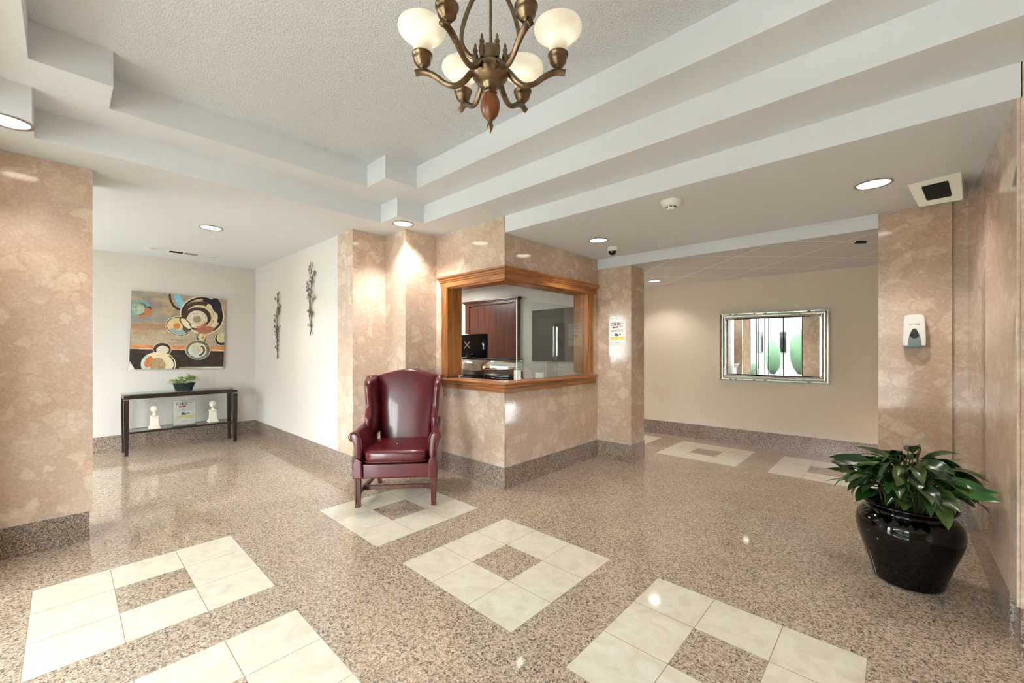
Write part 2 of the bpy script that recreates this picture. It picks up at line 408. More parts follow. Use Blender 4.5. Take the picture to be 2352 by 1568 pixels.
# right column, recess, right wall, right pier
sbox('wall_right_column',-.104,.304,4.442,4.8,BH,ZL+.1,mar); sbox('baseboard_right_column',-.108,.308,4.436,4.8,0,BH,gb)
sbox('wall_recess',.304,.42,4.47,4.6,BH,ZL+.1,mar); sbox('baseboard_recess',.304,.42,4.462,4.6,0,BH,gb)
sbox('wall_right',.385,.52,YK+.14,6.5,BH,ZL+.1,M['marble_right']); sbox('baseboard_right',.383,.52,YK+.14,4.47,0,BH,gb)
sbox('wall_right_pier',.397,3.,YK,YK+.14,BH,Z0+.1,mar); sbox('baseboard_right_pier',.395,3.,YK-.004,YK+.14,0,BH,gb)
struct(MB().box(.385,.397,YK+.002,YK+.14,BH,ZL).build('trim_3',M['marble_right'],bevel=.003))
# soffit bead over the corridor opening
sbox('trim_4',-2.24,-.106,4.444,4.45,ZL-.022,ZL-.002,M['paint'])
# lobby end wall behind the photographer's right
sbox('wall_east',2.9,3.05,YS,YK,0,Z0+.1,mar)

# window wall behind the camera
def window_wall():
    zt=2.4
    sbox('wall_window_head',-7.6,3.05,YS-.12,YS,zt,Z0+.1,M['paint'])
    posts=[-7.37,-6.2,-5.0,-4.62,-4.28,-3.62,-3.12,-2.98,-2.42,-2.12,-.95,.25]
    sbox('wall_window_right',.25,3.05,YS-.12,YS,0,Z0+.1,mar)
    n=0
    for a,b in zip(posts[:-1],posts[1:]):
        if a==-4.62: continue
        if a==-4.28:
            sbox('wall_window_blocked',-4.28,-3.62,YS-.1,YS+.02,0,zt,mar); continue  # unseen bay closed in marble to dim the left column
        n+=1
        fr=MB(); w=.045 if b-a>.4 else .03
        fr.box(a,a+w,YS-.09,YS-.02,0.,zt).box(b-w,b,YS-.09,YS-.02,0.,zt).box(a+w,b-w,YS-.09,YS-.02,zt-.05,zt).box(a+w,b-w,YS-.09,YS-.02,0.,.08)
        o=struct(fr.build('window_%d'%n,M['frame']))
        g=MB().box(a+w,b-w,YS-.058,YS-.052,.08,zt-.05).build('pane',M['glass'],o)
    sbox('wall_window_post',-4.62,-4.28,YS-.1,YS+.02,0,zt,mar)
window_wall()
def outdoors():
    struct(MB().box(-26,20,-30,YS-.13,-.08,-.02).build('ground',M['concrete']))
    struct(MB().box(-26,20,-11,-7.,-.0199,-.012).build('road',M['asphalt']))
    b=empty('house',(-4,-19,0),'pale house across the road, seen only mirrored in the wall mirror','house')
    MB().box(-9,6,-3,0,-.02,4.).build('wall',M['facade'],b)
    MB().prism([(-9.4,4.),(-1.5,7.6),(6.4,4.)],3.6,lambda u,v,w:(u,-3.3+w,v)).build('roof',M['asphalt'],b)
    for x in (-6.5,-2.,2.5):
        w=MB().box(x,x+1.3,-.01,.05,1.,2.4).build('window',M['frame'],b); MB().box(x+.08,x+1.22,.05,.06,1.08,2.32).build('pane',M['blackgloss'],w)
    for i,(x,y,r) in enumerate([(-5.2,-6.,.7),(-3.9,-5.6,.55),(-2.4,-13.,1.2),(1.5,-13.5,1.5)]):
        mb=MB(); rnd=random.Random(i); rings=[]
        for a in range(9):
            th=-PI/2+PI*a/8
            rings.append([(x+r*math.cos(th)*math.cos(2*PI*k/14)*rnd.uniform(.85,1.12),y+r*math.cos(th)*math.sin(2*PI*k/14)*rnd.uniform(.85,1.12),r*.75+r*.8*math.sin(th)) for k in range(14)])
        mb.loft(rings)
        tag(mb.build('shrub',M['shrub']),['low round shrub nearest the lobby windows, left in the mirror','small round shrub beside the pavement, outside the windows','broad shrub across the road outside','tall broad shrub in front of the pale house outside'][i],'shrub','shrubs outside the windows')
outdoors()

# ------------------------------------------------------------------ booth joinery
def joinery():
    t=empty('service_window',(XK,YK,0),'golden oak service window framing the corner of the marble reception booth','service window')
    # crown header: profile (out,z) swept along both faces, local coords
    prof=[(-.0,1.978),(.018,1.978),(.018,2.03),(.026,2.034),(.026,2.045),(.034,2.05),(.036,2.066),(.048,2.074),(.052,2.092),(0.,2.092)]
    for nm,rng in (('header_front',0),('header_side',1)):
        rings=[]
        ends=[(-.955,1),(0,0)] if rng==0 else [(0,0),(1.585,1)]
        for s_,e in ends:
            ring=[]
            for o_,z in prof:
                if rng==0: x=s_+ (o_ if e==0 else -(o_-.02)); y=-o_
                else: x=o_; y=s_ + ((o_-.02) if e==1 else -o_)
                ring.append((x,y,z))
            rings.append(ring)
        MB().loft(rings,sm=False).build(nm,M['oak_x'] if rng==0 else M['oak_y'],t)
    # header soffit boards
    MB().box(-.872,-.0,0.,TI,1.963,1.9775).build('soffit_front',M['oak_x'],t); MB().box(-TI,0.,TI+.0005,1.455,1.963,1.9775).build('soffit_side',M['oak_y'],t)
    # jambs
    MB().box(-.87,-.83,-.002,TI+.01,1.03,1.963).build('jamb',M['oak_z'],t)
    cs=MB(); cs.box(-.93,-.83,-.018,-.0022,1.028,1.977); cs.box(-.925,-.905,-.026,-.018,1.028,1.977); cs.box(-.855,-.845,-.022,-.018,1.028,1.977); cs.build('casing',M['oak_z'],t,bevel=.002)
    MB().box(-TI-.01,.002,1.4,1.455,1.03,1.963).build('jamb',M['oak_z'],t)
    cs=MB(); cs.box(.0022,.018,1.395,1.52,1.028,1.977); cs.box(.018,.026,1.495,1.515,1.028,1.977); cs.box(.018,.022,1.43,1.44,1.028,1.977); cs.build('casing',M['oak_z'],t,bevel=.002)
    # sill: profile with rounded nose and apron
    prof=[(-TI,1.005),(.04,1.005),(.055,1.0),(.058,.988),(.052,.978),(.036,.972),(.036,.955),(.024,.945),(.022,.905),(0.,.905),(-TI,.96)]
    for nm,rng in (('sill_front',0),('sill_side',1)):
        rings=[]
        ends=[(-.925,1),(0,0)] if rng==0 else [(0,0),(1.57,1)]
        for s_,e in ends:
            rings.append([((s_+(o_ if e==0 else 0)),-o_,z) if rng==0 else (o_,s_-(o_ if e==0 else 0),z) for o_,z in prof])
        MB().loft(rings,sm=False).build(nm,M['oak_x'] if rng==0 else M['oak_y'],t,bevel=.002)
    # glass screen with arched opening, plane x = -.02
    a0,a1,zb,zt_=.20,1.395,1.007,1.80
    cy,rr=.335,.11
    arch=[(cy+rr*math.cos(th),zb+.125*math.sin(th)) for th in [PI*k/18 for k in range(19)]]
    left=[(a0,zb),(a0,zt_)]+[(cy,zt_)]
    poly=[(a1,zb),(a1,zt_),(a0,zt_),(a0,zb)]+[(y,z) for y,z in reversed(arch)]
    g=MB(); g.prism(poly,.008,lambda u,v,w:(-.03+w,u,v))
    g.build('glass_screen',M['glass2'],t)
    MB().box(-.031,-.021,a0-.005,a0,zb,zt_).build('edge_strip',M['offwhite'],t)
joinery()
# desk inside + contents
d=MB(); d.box(-5.2,-2.865,3.02,3.75,.935,.965)
tag(d.build('reception_desk',M['desk']),'dark desk top inside the reception booth behind the oak sill','desk')
for k in range(1): MB().box(-5.15,-2.9,3.1,3.7,0,.934).build('pedestal',M['office'],bpy.data.objects['reception_desk'])
def office_door():
    t=empty('door_1',(-4.75,4.66,0),'','door'); del t['label']; del t['category']; t['kind']='structure'
    MB().box(-.5,.5,-.03,-.002,0,2.0).build('leaf',M['mahogany'],t)
    c=MB(); c.box(-.6,-.5,-.05,-.001,0,2.02); c.box(.5,.6,-.05,-.001,0,2.02); c.box(-.6,.6,-.05,-.001,2.02,2.075); c.box(-.64,.64,-.085,-.001,2.075,2.1); c.box(-.62,.62,-.065,-.001,2.06,2.075)
    c.build('casing',M['mahogany'],t,bevel=.004)
    MB().box(-.502,-.49,-.04,-.028,1.55,1.66).box(-.502,-.49,-.04,-.028,.3,.41).build('hinge',M['steel'],t)
office_door()
o=MB().box(-3.90,-3.12,4.64,4.659,1.142,1.874).build('wall_panel',M['darkglass'],bevel=.002); tag(o,'dark square glass panel on the back wall inside the booth','panel')
def monitor():
    # back of the screen faces the lobby
    t=empty('monitor',(-3.83,3.4,.966),'black desktop monitor seen from behind with a white x-shaped mark','monitor',R(14))
    r=[];hw,hz=.23,.145
    MB().box(-hw,hw,.005,.02,.245,.245+2*hz).build('bezel',M['black'],t,bevel=.004)
    rings=[]
    for k,(s_,y) in enumerate([(1.,.005),(.97,-.012),(.86,-.03),(.5,-.042)]):
        rings.append([(hw*s_*a,y,.245+hz+hz*s_*b) for a,b in ((-1,-1),(0,-1),(1,-1),(1,0),(1,1),(0,1),(-1,1),(-1,0))])
    MB().loft(rings).build('back_cover',M['blackgloss'],t)
    x=MB()
    for a in (45,-45): x.box(-.06,.06,-.052,-.043,-.006,.006,0,Matrix.Translation((-.03,0,.245+hz+.01))@Matrix.Rotation(R(a),4,'Y'))
    x.build('mount_mark',M['white'],t)
    MB().box(-.025,.025,-.05,-.02,.0,.3).box(-.1,.1,-.09,.07,0,.012).build('stand',M['black'],t)
    MB().tube([(-.02,-.045,.29),(-.05,-.07,.25),(-.08,-.08,.15),(-.11,-.08,.04),(-.12,-.07,.006)],.004,6).build('cable',M['white'],t)
    MB().box(-.03,.06,-.05,-.04,.28,.30).build('connector',M['inkblue'],t)
monitor()
def office_fill_light():  # added lamp, out of view, brightens the booth interior
    t=empty('added_office_light',(-5.2,3.8,2.32),'added square fill light inside the reception booth, hidden from view','ceiling light')
    MB().box(-.3,.3,-.3,.3,-.03,0).build('housing',M['white'],t); MB().box(-.28,.28,-.28,.28,-.034,-.031).build('glow_panel',emit('office_fill_glow',(255,250,240),24.),t)
office_fill_light()
def curved():
    t=empty('curved_screen',(-3.42,3.34,.966),'wide curved glossy screen reflecting daylight on the booth desk','screen',R(20))
    v=MB(); rings=[]
    W=.39; n=24; back=[]
    f_,b_=[],[]
    for i in range(n+1):
        u=-1+2*i/n; x=u*W; y=-.09+.09*u*u
        rings.append([(x,y,.03),(x,y,.235),(x,y+.012,.238),(x,y+.012,.027)])
    v.loft(rings).build('display',M['mirror'],t)
    rings=[]
    for i in range(n+1):
        u=-1+2*i/n; x=u*W*1.01; y=-.098+.09*u*u
        rings.append([(x,y,.0),(x,y-.004,.03),(x,y+.03,.03),(x,y+.03,.0)])
    MB().loft(rings).build('base',M['blackgloss'],t)
    rings=[]
    for i in range(n+1):
        u=-1+2*i/n; x=u*W*1.005; y=-.094+.09*u*u
        rings.append([(x,y,.236),(x,y,.246),(x,y+.016,.246),(x,y+.016,.236)])
    MB().loft(rings).build('top_edge',M['black'],t)
curved()
o=MB().box(-.004,.004,-.046,.046,0,.06).build('card_holder',M['paperwhite'],bevel=.003); o.location=(-2.80,3.457,1.006); o.rotation_euler=(0,0,R(-45)); tag(o,'small white card standing on the oak sill behind the glass','card')
o=MB().box(-.004,.004,-.035,.035,0,.1).build('paper_stack',M['paperwhite']); o.location=(-2.81,3.115,1.006); o.rotation_euler=(0,0,R(-45)); tag(o,'folded white paper standing in the arched opening of the glass','paper')
o=MB().box(-.003,.003,-.065,.065,0,.18).box(-.04,.03,-.065,.065,0,.004).box(-.004,.004,-.068,-.064,0,.18,1).build('acrylic_stand',[M['acrylic'],M['offwhite']]); o.location=(-2.80,3.678,1.006); o.rotation_euler=(0,0,R(-50)); tag(o,'clear acrylic stand on the oak sill, right of the white card','stand')

# ------------------------------------------------------------------ chandelier
def chandelier():
    t=empty('chandelier',(-1.0,.972,Z2),'antique brass chandelier with six alabaster glass shades','chandelier')
    zb=-Z2
    def Z(z): return z-Z2
    br=M['brass']
    # body
    MB().lathe([(.004,Z(2.335)),(.028,Z(2.334)),(.031,Z(2.33)),(.031,Z(2.29)),(.034,Z(2.286)),(.034,Z(2.282)),(.052,Z(2.272)),(.061,Z(2.262)),(.063,Z(2.252)),(.059,Z(2.236)),(.046,Z(2.220)),(.032,Z(2.212)),(.026,Z(2.21)),(.027,Z(2.203)),(.02,Z(2.198)),(.018,Z(2.19)),(.024,Z(2.184)),(.02,Z(2.18))],40).build('body',br,t)
    MB().lathe([(.016,Z(2.184)),(.025,Z(2.172)),(.033,Z(2.15)),(.033,Z(2.132)),(.026,Z(2.11)),(.014,Z(2.095)),(.008,Z(2.091))],32).build('turned_drop',M['egg'],t)
    MB().lathe([(.010,Z(2.092)),(.007,Z(2.084)),(.011,Z(2.074)),(.009,Z(2.066)),(.004,Z(2.054)),(.0005,Z(2.046))],20).build('finial',br,t)
    MB().lathe([(.003,Z(2.9)),(.003,Z(2.34))],8).build('centre_rod',br,t)
    MB().lathe([(.001,0),(.062,0),(.062,-.012),(.045,-.03),(.015,-.04),(.001,-.045)],32).build('canopy',br,t)
    MB().lathe([(.001,Z(2.72)),(.03,Z(2.715)),(.034,Z(2.70)),(.02,Z(2.68)),(.004,Z(2.67))],24).build('top_collar',br,t)
    view=R(42.8)
    ribbon=[(1,.45),(.4,.55),(-.4,.55),(-1,.45),(-1,-.45),(-.4,-.55),(.4,-.55),(1,-.45)]
    for k in range(3):
        a=view+R(120*k)
        if k==0: a=view
        if k==1: a=view+PI
        if k==2: a=view+PI/2
        pr=[(.045,2.30),(.07,2.31),(.093,2.345),(.095,2.39),(.075,2.46),(.045,2.53),(.032,2.60),(.03,2.66),(.026,2.70)]
        P=smooth([(r*math.cos(a),r*math.sin(a),Z(z)) for r,z in pr],5)
        MB().tube(P,.0065,sec=[(1,.5),(-1,.5),(-1,-.5),(1,-.5)],up=(-math.sin(a),math.cos(a),0)).build('strap',br,t)
    sec=[(1,.25),(.55,.45),(.35,.9),(-.35,.9),(-.55,.45),(-1,.25),(-1,-.25),(-.55,-.5),(-.35,-.9),(.35,-.9),(.55,-.5),(1,-.25)]
    for k in range(6):
        a=view+R(60*k); ca,sa=math.cos(a),math.sin(a)
        pr=[(.05,2.262),(.066,2.248),(.09,2.222),(.118,2.208),(.15,2.215),(.18,2.236),(.207,2.25),(.232,2.254),(.252,2.25)]
        P=smooth([(r*ca,r*sa,Z(z)) for r,z in pr],5)
        n=len(P); arm=MB().tube(P,[.0085+.0025*abs(math.cos(PI*i/(n-1))) for i in range(n)],sec=sec,up=(-sa,ca,0))
        ao=arm.build('arm',br,t)
        f=MB().lathe([(.0008,Z(2.352)),(.005,Z(2.342)),(.004,Z(2.336)),(.009,Z(2.326)),(.0065,Z(2.318)),(.0105,Z(2.306)),(.010,Z(2.292)),(.006,Z(2.275))],14,(.05*ca,.05*sa,0)).build('spire',br,t)
        c=(.228*ca,.228*sa,0)
        cup=MB().lathe([(.006,Z(2.256)),(.010,Z(2.260)),(.0055,Z(2.266)),(.0055,Z(2.269)),(.015,Z(2.271)),(.0195,Z(2.276)),(.0195,Z(2.279)),(.0235,Z(2.2805)),(.0235,Z(2.284)),(.027,Z(2.2855)),(.029,Z(2.298)),(.0305,Z(2.305)),(.034,Z(2.307)),(.0345,Z(2.312)),(.031,Z(2.313)),(.02,Z(2.31))],28,c).build('socket_cup',br,ao)
        sh=[(.028,2.306),(.0285,2.320),(.030,2.334),(.034,2.348),(.042,2.360),(.055,2.370),(.068,2.379),(.077,2.388),(.081,2.397),(.079,2.405),(.073,2.410)]
        prof=[(r,Z(z)) for r,z in sh]+[(r-.003,Z(z)) for r,z in reversed(sh)]
        MB().lathe(prof,40,c).build('glass_shade',M['alabaster'],ao)
        MB().lathe([(.004,Z(2.312)),(.010,Z(2.326)),(.014,Z(2.342)),(.014,Z(2.352)),(.010,Z(2.364)),(.002,Z(2.368))],16,c).build('bulb',M['bulb'],ao)
        L=bpy.data.lights.new('bulb_light','POINT'); L.energy=CH_W; L.color=(1,.98,.95); L.shadow_soft_size=.02
        lo=bpy.data.objects.new('bulb_light',L); COL.objects.link(lo); lo.location=(-1.0+c[0],.972+c[1],2.392)
def smooth(P,n):
    P=[Vector(p) for p in P]; out=[]
    for i in range(len(P)-1):
        p0=P[max(i-1,0)];p1=P[i];p2=P[i+1];p3=P[min(i+2,len(P)-1)]
        for k in range(n):
            t=k/n; out.append(.5*((2*p1)+(p2-p0)*t+(2*p0-5*p1+4*p2-p3)*t*t+(3*p1-p0-3*p2+p3)*t**3))
    out.append(P[-1]); return out
CH_W=.13
chandelier()

# ------------------------------------------------------------------ downlights
def downlight(x,y,z,r,label,lit=True,watts=14,group='round recessed downlights'):
    t=empty('downlight',(x,y,z),label,'ceiling light',group=group)
    MB().lathe([(r,.0),(r+.012,-.002),(r+.014,-.006),(r+.004,-.008),(r-.002,-.004),(r-.003,-.0005)],40).build('trim_ring',M['steel'] if lit else M['white'],t)
    if lit:
        MB().lathe([(.0005,-.0045),(r*.6,-.004),(r-.003,-.0015)],40).build('lens',M['lamp'],t)
        L=bpy.data.lights.new('downlight_lamp','SPOT'); L.energy=watts; L.color=(1,.94,.86); L.spot_size=R(125); L.spot_blend=.6; L.shadow_soft_size=.05
        lo=bpy.data.objects.new('downlight_lamp',L); COL.objects.link(lo); lo.location=(x,y,z-.03)
    else:
        MB().lathe([(.0005,-.006),(r*.45,-.006),(r*.5,-.002),(r-.003,-.001)],24).build('lamp',M['lamp_dim'],t)
        MB().lathe([(r*.3,-.0075),(r*.36,-.0085),(r*.42,-.0065)],20).build('bulb_rim',M['steel'],t)
W=24
downlight(-3.55,-.215,Z0,.09,'lit round downlight cut by the left edge, in front of the left marble column',watts=W*.5)
downlight(-5.164,1.025,Z0,.09,'lit round downlight in the alcove ceiling between the painting and the tray',watts=W)
downlight(-3.592,2.287,Z0,.09,'lit round downlight at the tray ceiling corner above the marble piers',watts=W*1.8)
downlight(-2.19,3.642,ZL,.085,'lit round downlight in front of the booth, beside the dome camera',watts=W)
downlight(-.109,3.625,ZL,.088,'large lit round downlight near the white angled ceiling box',watts=W)
downlight(-2.54,5.752,ZC,.08,'lit downlight in the tiled corridor ceiling behind the pillar',watts=W*.6)
downlight(.2,-1.5,Z0,.09,'added unseen fill downlight behind the photographer, nearest the lobby windows',watts=W*1.5)  # added behind the camera to even out the lobby light
downlight(1.9,1.5,Z0,.09,'added unseen fill downlight right of the tray ceiling, beside the right pier',watts=W*1.5)  # added out of view as fill for the right side
downlight(-4.6,5.5,ZC,.08,'added unseen fill downlight far down the corridor behind the reception booth',watts=W*3)  # added out of view to brighten the corridor
downlight(1.4,5.5,ZC,.08,'added unseen fill downlight in the corridor ceiling beyond the right column',watts=W*4)  # extra unseen lamp, lifts the right end of the corridor wall
downlight(-6.753,.744,Z0,.062,'small unlit gimbal spot left of the ceiling vent',False)
downlight(-6.774,1.394,Z0,.062,'small unlit gimbal spot right of the ceiling vent',False)
def vent():
    t=empty('ceiling_vent',(-6.77,1.05,Z0),'grey slotted air vent in the alcove ceiling above the painting','air vent',R(90))
    MB().box(-.17,.17,-.075,.075,-.006,0).build('frame',M['white'],t,bevel=.002)
    f=MB()
    for k in range(5):
        y=-.05+k*.022; f.box(-.145,-.01,y,y+.012,-.009,-.0062); f.box(.01,.145,y,y+.012,-.009,-.0062,1)
    f.build('slats',[M['dark'],M['inkgrey']],t)
vent()
def smoke():
    t=empty('smoke_detector',(-1.212,3.033,ZL),'white round smoke detector on the low ceiling','smoke detector')
    MB().lathe([(.001,0),(.075,0),(.077,-.008),(.07,-.018),(.066,-.02),(.062,-.036),(.045,-.046),(.001,-.047)],40).build('housing',M['white'],t)
    s=MB().lathe([(.034,-.044),(.036,-.056),(.03,-.064),(.001,-.066)],28).build('sensor_cap',M['white'],t)
    q=MB()
    for k in range(8):
        a=2*PI*k/8+.3; q.box(-.007,.007,-.002,.002,-.004,.004,0,Matrix.Translation((.036*math.cos(a),.036*math.sin(a),-.052))@Matrix.Rotation(a+PI/2,4,'Z'))
    q.build('sensor_slots',M['dark'],t)
smoke()
def dome():
    t=empty('security_camera',(-2.233,4.0,ZL),'small white dome security camera on the ceiling above the pillar','camera')
    MB().lathe([(.001,0),(.052,0),(.055,-.01),(.054,-.035),(.046,-.044),(.001,-.044)],36).build('housing',M['white'],t)
    MB().lathe([(.042,-.043),(.04,-.06),(.03,-.076),(.014,-.084),(.001,-.086)],32).build('dome',M['blackgloss'],t)
dome()
def boxunit():
    # wedge hanging on the ceiling
    t=empty('ceiling_box',(.17,3.95,ZL),'cream angled box with a black window, hung at the ceiling near the right wall','ceiling box')
    P=[(-.115,-.145,0),(.125,-.215,0),(.195,.25,0),(-.04,.27,0),(-.055,-.005,-.125),(.145,-.05,-.135),(.185,.2,-.07),(-.03,.22,-.06)]
    mb=MB().add(P,[(0,1,2,3),(4,7,6,5),(0,4,5,1),(1,5,6,2),(2,6,7,3),(3,7,4,0)])
    mb.build('housing',M['offwhite'],t,bevel=.004)
    a,b,c,d=[Vector(P[i]) for i in (0,1,5,4)]
    nrm=(b-a).cross(d-a).normalized()
    if nrm.y>0: nrm=-nrm
    def q(u,v): return (a*(1-u)+b*u)*(1-v)+(d*(1-u)+c*u)*v
    pts=[]; 
    for (u,v) in ((.24,.24),(.25,.2),(.74,.2),(.76,.24),(.78,.74),(.76,.78),(.26,.78),(.24,.74)): pts.append(q(u,v))
    o=MB().add([p+nrm*.0045 for p in pts]+[p+nrm*.001 for p in pts],[tuple(range(8)),tuple(range(15,7,-1))]+[(i,(i+1)%8,8+(i+1)%8,8+i) for i in range(8)]).build('sensor_window',M['black'],t)
boxunit()
o=MB().box(-.045,.045,-.012,.012,-.02,0).box(-.06,-.045,-.006,.006,-.01,0,1).build('ceiling_bracket',[M['black'],M['white']]); o.location=(-.235,4.88,ZC); o.rotation_euler=(0,0,R(40)); tag(o,'tiny black bracket on the tiled corridor ceiling beside the right column','bracket')

# ------------------------------------------------------------------ wingback chair
def chair():
    t=empty('wingback_chair',(-3.06,1.874,0),'burgundy leather wingback armchair standing on a cream floor inlay','armchair',R(47.9))
    Le=M['leather']
    # local: x right, y towards the back, z up
    # apron
    MB().loft([[(x*s,yy,z) for x,yy in ((-.335,.02),(.335,.02),(.30,.60),(-.30,.60))] for s,z in ((1,.235),(1.0,.36))],sm=False).build('apron',Le,t,bevel=.014,seg=3)
    MB().loft(superbox(0,.265,.425,.272,.30,.058,28,.32,11)).build('seat_cushion',Le,t,sub=1)
    pip=MB()
    for zz in (.462,.388):
        pts=[]
        for k in range(41):
            a=2*PI*k/40; sg=lambda v:math.copysign(abs(v)**.32,v); pts.append((sg(math.cos(a))*.271,.265+sg(math.sin(a))*.299,zz))
        pip.tube(pts,.0042,6,up=(0,0,1))
    pip.build('cushion_piping',M['piping'],t)
    # backrest: sections from bottom to top
    rings=[]
    N=20
    for i in range(15):
        u=i/14; z=.40+u*.66; y0=.50+.13*u
        hw=.235+.065*u if u<.9 else .2935
        ring=[]
        for k in range(N+1):     # front surface, puffed
            s=-1+2*k/N
            zz=z+ (.045*math.cos(s*PI/2)**1.0+.008*math.cos(s*PI))*u**3 - .0*s
            ring.append((s*hw,y0-.045*(1-s**4)*(1-.55*abs(2*u-1)**3),zz))
        for k in range(N,-1,-1):
            s=-1+2*k/N
            zz=z+(.045*math.cos(s*PI/2)+.008*math.cos(s*PI))*u**3
            ring.append((s*hw*1.02,y0+.085,zz))
        rings.append(ring)
    top=[(x,(y+ (.56+.13))/2 if False else y*.6+(.50+.13+.02)*.4,z+.018) for x,y,z in rings[-1]]
    rings.append(top)
    MB().loft(rings).build('backrest',Le,t,sub=1)
    # wings and arms
    for sx in (-1,1):
        # wing outline in (y,z), front edge curved
        fr=[(.10,.60),(.17,.66),(.265,.70),(.325,.78),(.335,.86),(.33,.94),(.345,1.0),(.40,1.035),(.48,1.05)]
        n=len(fr); rings=[]
        fr2=smooth([(0,a,b) for a,b in fr[2:]],4)
        for i,p in enumerate(fr2):
            u=i/(len(fr2)-1)
            y=p.y; z=p.z; yb=.56+.10*u
            xo=.325+.035*u; xi=xo-.062
            th=.031
            ring=[]
            mid=(xo+xi)/2
            # rounded front
            for k in range(9):
                a=-PI/2+PI*k/8
                ring.append((sx*(mid+th*math.sin(a)),y-th*math.cos(a)*.9+.02,z))
            ring.append((sx*(xo-.02*(1-u)-.02),yb+.07,z+.0)); ring.append((sx*(xi-.03),yb+.07,z))
            rings.append(ring)
        lastr=rings[-1]; rings.append([(x,y*.9+.05,z+.022) for x,y,z in lastr])
        base=[(x,y+.05,.46) for x,y,z in rings[0]]; rings.insert(0,[(x,y,.61) for x,y,z in rings[0]])
        rings.insert(0,base)
        MB().loft(rings).build('wing',Le,t,sub=1)
        # rolled arm: section in (x,z), swept along y
        sec=[(.272,.37),(.272,.50),(.276,.57),(.288,.612),(.315,.636),(.345,.638),(.368,.622),(.376,.598),(.367,.575),(.35,.563),(.338,.545),(.332,.50),(.326,.44),(.334,.37)]
        rings=[]
        for j,(yy,dz,sc) in enumerate([(-.004,-.010,.97),(.008,-.001,1.),(.12,0,1.),(.28,.012,1.),(.42,.035,1.),(.56,.06,1.)]):
            rings.append([(sx*(.31+(x-.31)*sc - (.0 if j<3 else .008*(j-2))),yy+(0 if z>.45 else .0),z+(dz if z>.5 else 0)) for x,z in sec])
        MB().loft(rings).build('armrest',Le,t,bevel=0,sub=1)
        # front arm facing panel below the scroll
        fp=[(.268,.245),(.345,.245),(.347,.37),(.335,.405),(.318,.42),(.292,.41),(.272,.39)]
        MB().prism([(sx*a,b) for a,b in fp],.035,lambda u,v,w:(u,-.012+w,v)).build('arm_post',Le,t,bevel=.01,seg=3)
        # piping along the scroll
        ps=[(sx*x,-.006,z-(.006 if z>.5 else 0)) for x,z in sec[1:10]]
        MB().tube(smooth(ps,4),.0038,6).build('scroll_piping',M['piping'],t)
        # outer side panel
        MB().box(*( (sx*.322,sx*.336) if sx>0 else (sx*.336,sx*.322)),.03,.60,.24,.46).build('side_panel',Le,t,bevel=.006)
        # legs
        lg=MB(); 
        lg.loft([[(sx*.312+a*.024*s,.035+b*.024*s,z) for a,b in ((-1,-1),(1,-1),(1,1),(-1,1))] for s,z in ((.78,0.),(.9,.1),(1,.24))],sm=False)
        for a in (-.45,.45): lg.box(sx*.312+a*.022-.003,sx*.312+a*.022+.003,.008,.014,.03,.225)
        lg.build('leg',M['legwood'],t,bevel=.002)
        lg=MB(); lg.loft([[(sx*.27+a*.021*s,y+b*.021*s,z) for a,b in ((-1,-1),(1,-1),(1,1),(-1,1))] for s,y,z in ((.8,.66,0.),(.9,.62,.1),(1,.575,.24))],sm=False)
        lg.build('leg',M['legwood'],t,bevel=.002)
        MB().tube([(sx*.308,.05,.115),(sx*.275,.62,.115)],1,sec=[(.010,.016),(-.010,.016),(-.010,-.016),(.010,-.016)],up=(0,0,1),sm=False).build('stretcher',M['legwood'],t)
    MB().box(-.30,.30,.17,.192,.098,.132).build('stretcher',M['legwood'],t,bevel=.002)
    MB().lathe([(.0005,.486),(.006,.485),(.007,.482)],12,(-.02,.2,0)).build('cushion_pin',M['white'],t)
chair()

# ------------------------------------------------------------------ console table group
def console():
    t=empty('console_table',(-7.07,1.085,0),'dark espresso console table with glass top under the abstract painting','console table',R(90))
    # local: x along world +y, y towards world -x (wall)
    hw,hd=.595,.175; E=M['espresso']
    MB().box(-hw-.005,hw+.005,-hd-.005,hd+.005,.748,.758).build('glass_top',M['tableglass'],t,bevel=.002)
    f=MB(); f.box(-hw,hw,-hd,-hd+.03,.695,.740); f.box(-hw,hw,hd-.03,hd,.695,.740); f.box(-hw,-hw+.03,-hd+.03,hd-.03,.695,.740); f.box(hw-.03,hw,-hd+.03,hd-.03,.695,.740)
    f.build('top_rail',E,t,bevel=.002)
    for sx in (-1,1):
        for sy in (-1,1):
            x,y=sx*(hw-.026),sy*(hd-.026)
            l=MB().loft([[(x+a*.026*s,y+b*.026*s,z) for a,b in ((-1,-1),(1,-1),(1,1),(-1,1))] for s,z in ((.72,0.),(1.,.45),(1.,.688))],sm=False).build('leg',E,t,bevel=.002)
            MB().box(x-.0275,x+.0275,y-.0275,y+.0275,.686,.694).build('silver_band',M['chrome'],l)
            MB().box(x-.0275,x+.0275,y-.0275,y+.0275,.7405,.7475).build('silver_band',M['chrome'],l)
    MB().box(-hw+.02,hw-.02,-hd+.012,-hd+.032,.268,.29).box(-hw+.02,hw-.02,hd-.032,hd-.012,.268,.29).build('lower_rail',E,t)
    MB().box(-hw+.02,hw-.02,-hd+.032,hd-.032,.28,.288).build('smoked_shelf',M['smoked'],t)
console()
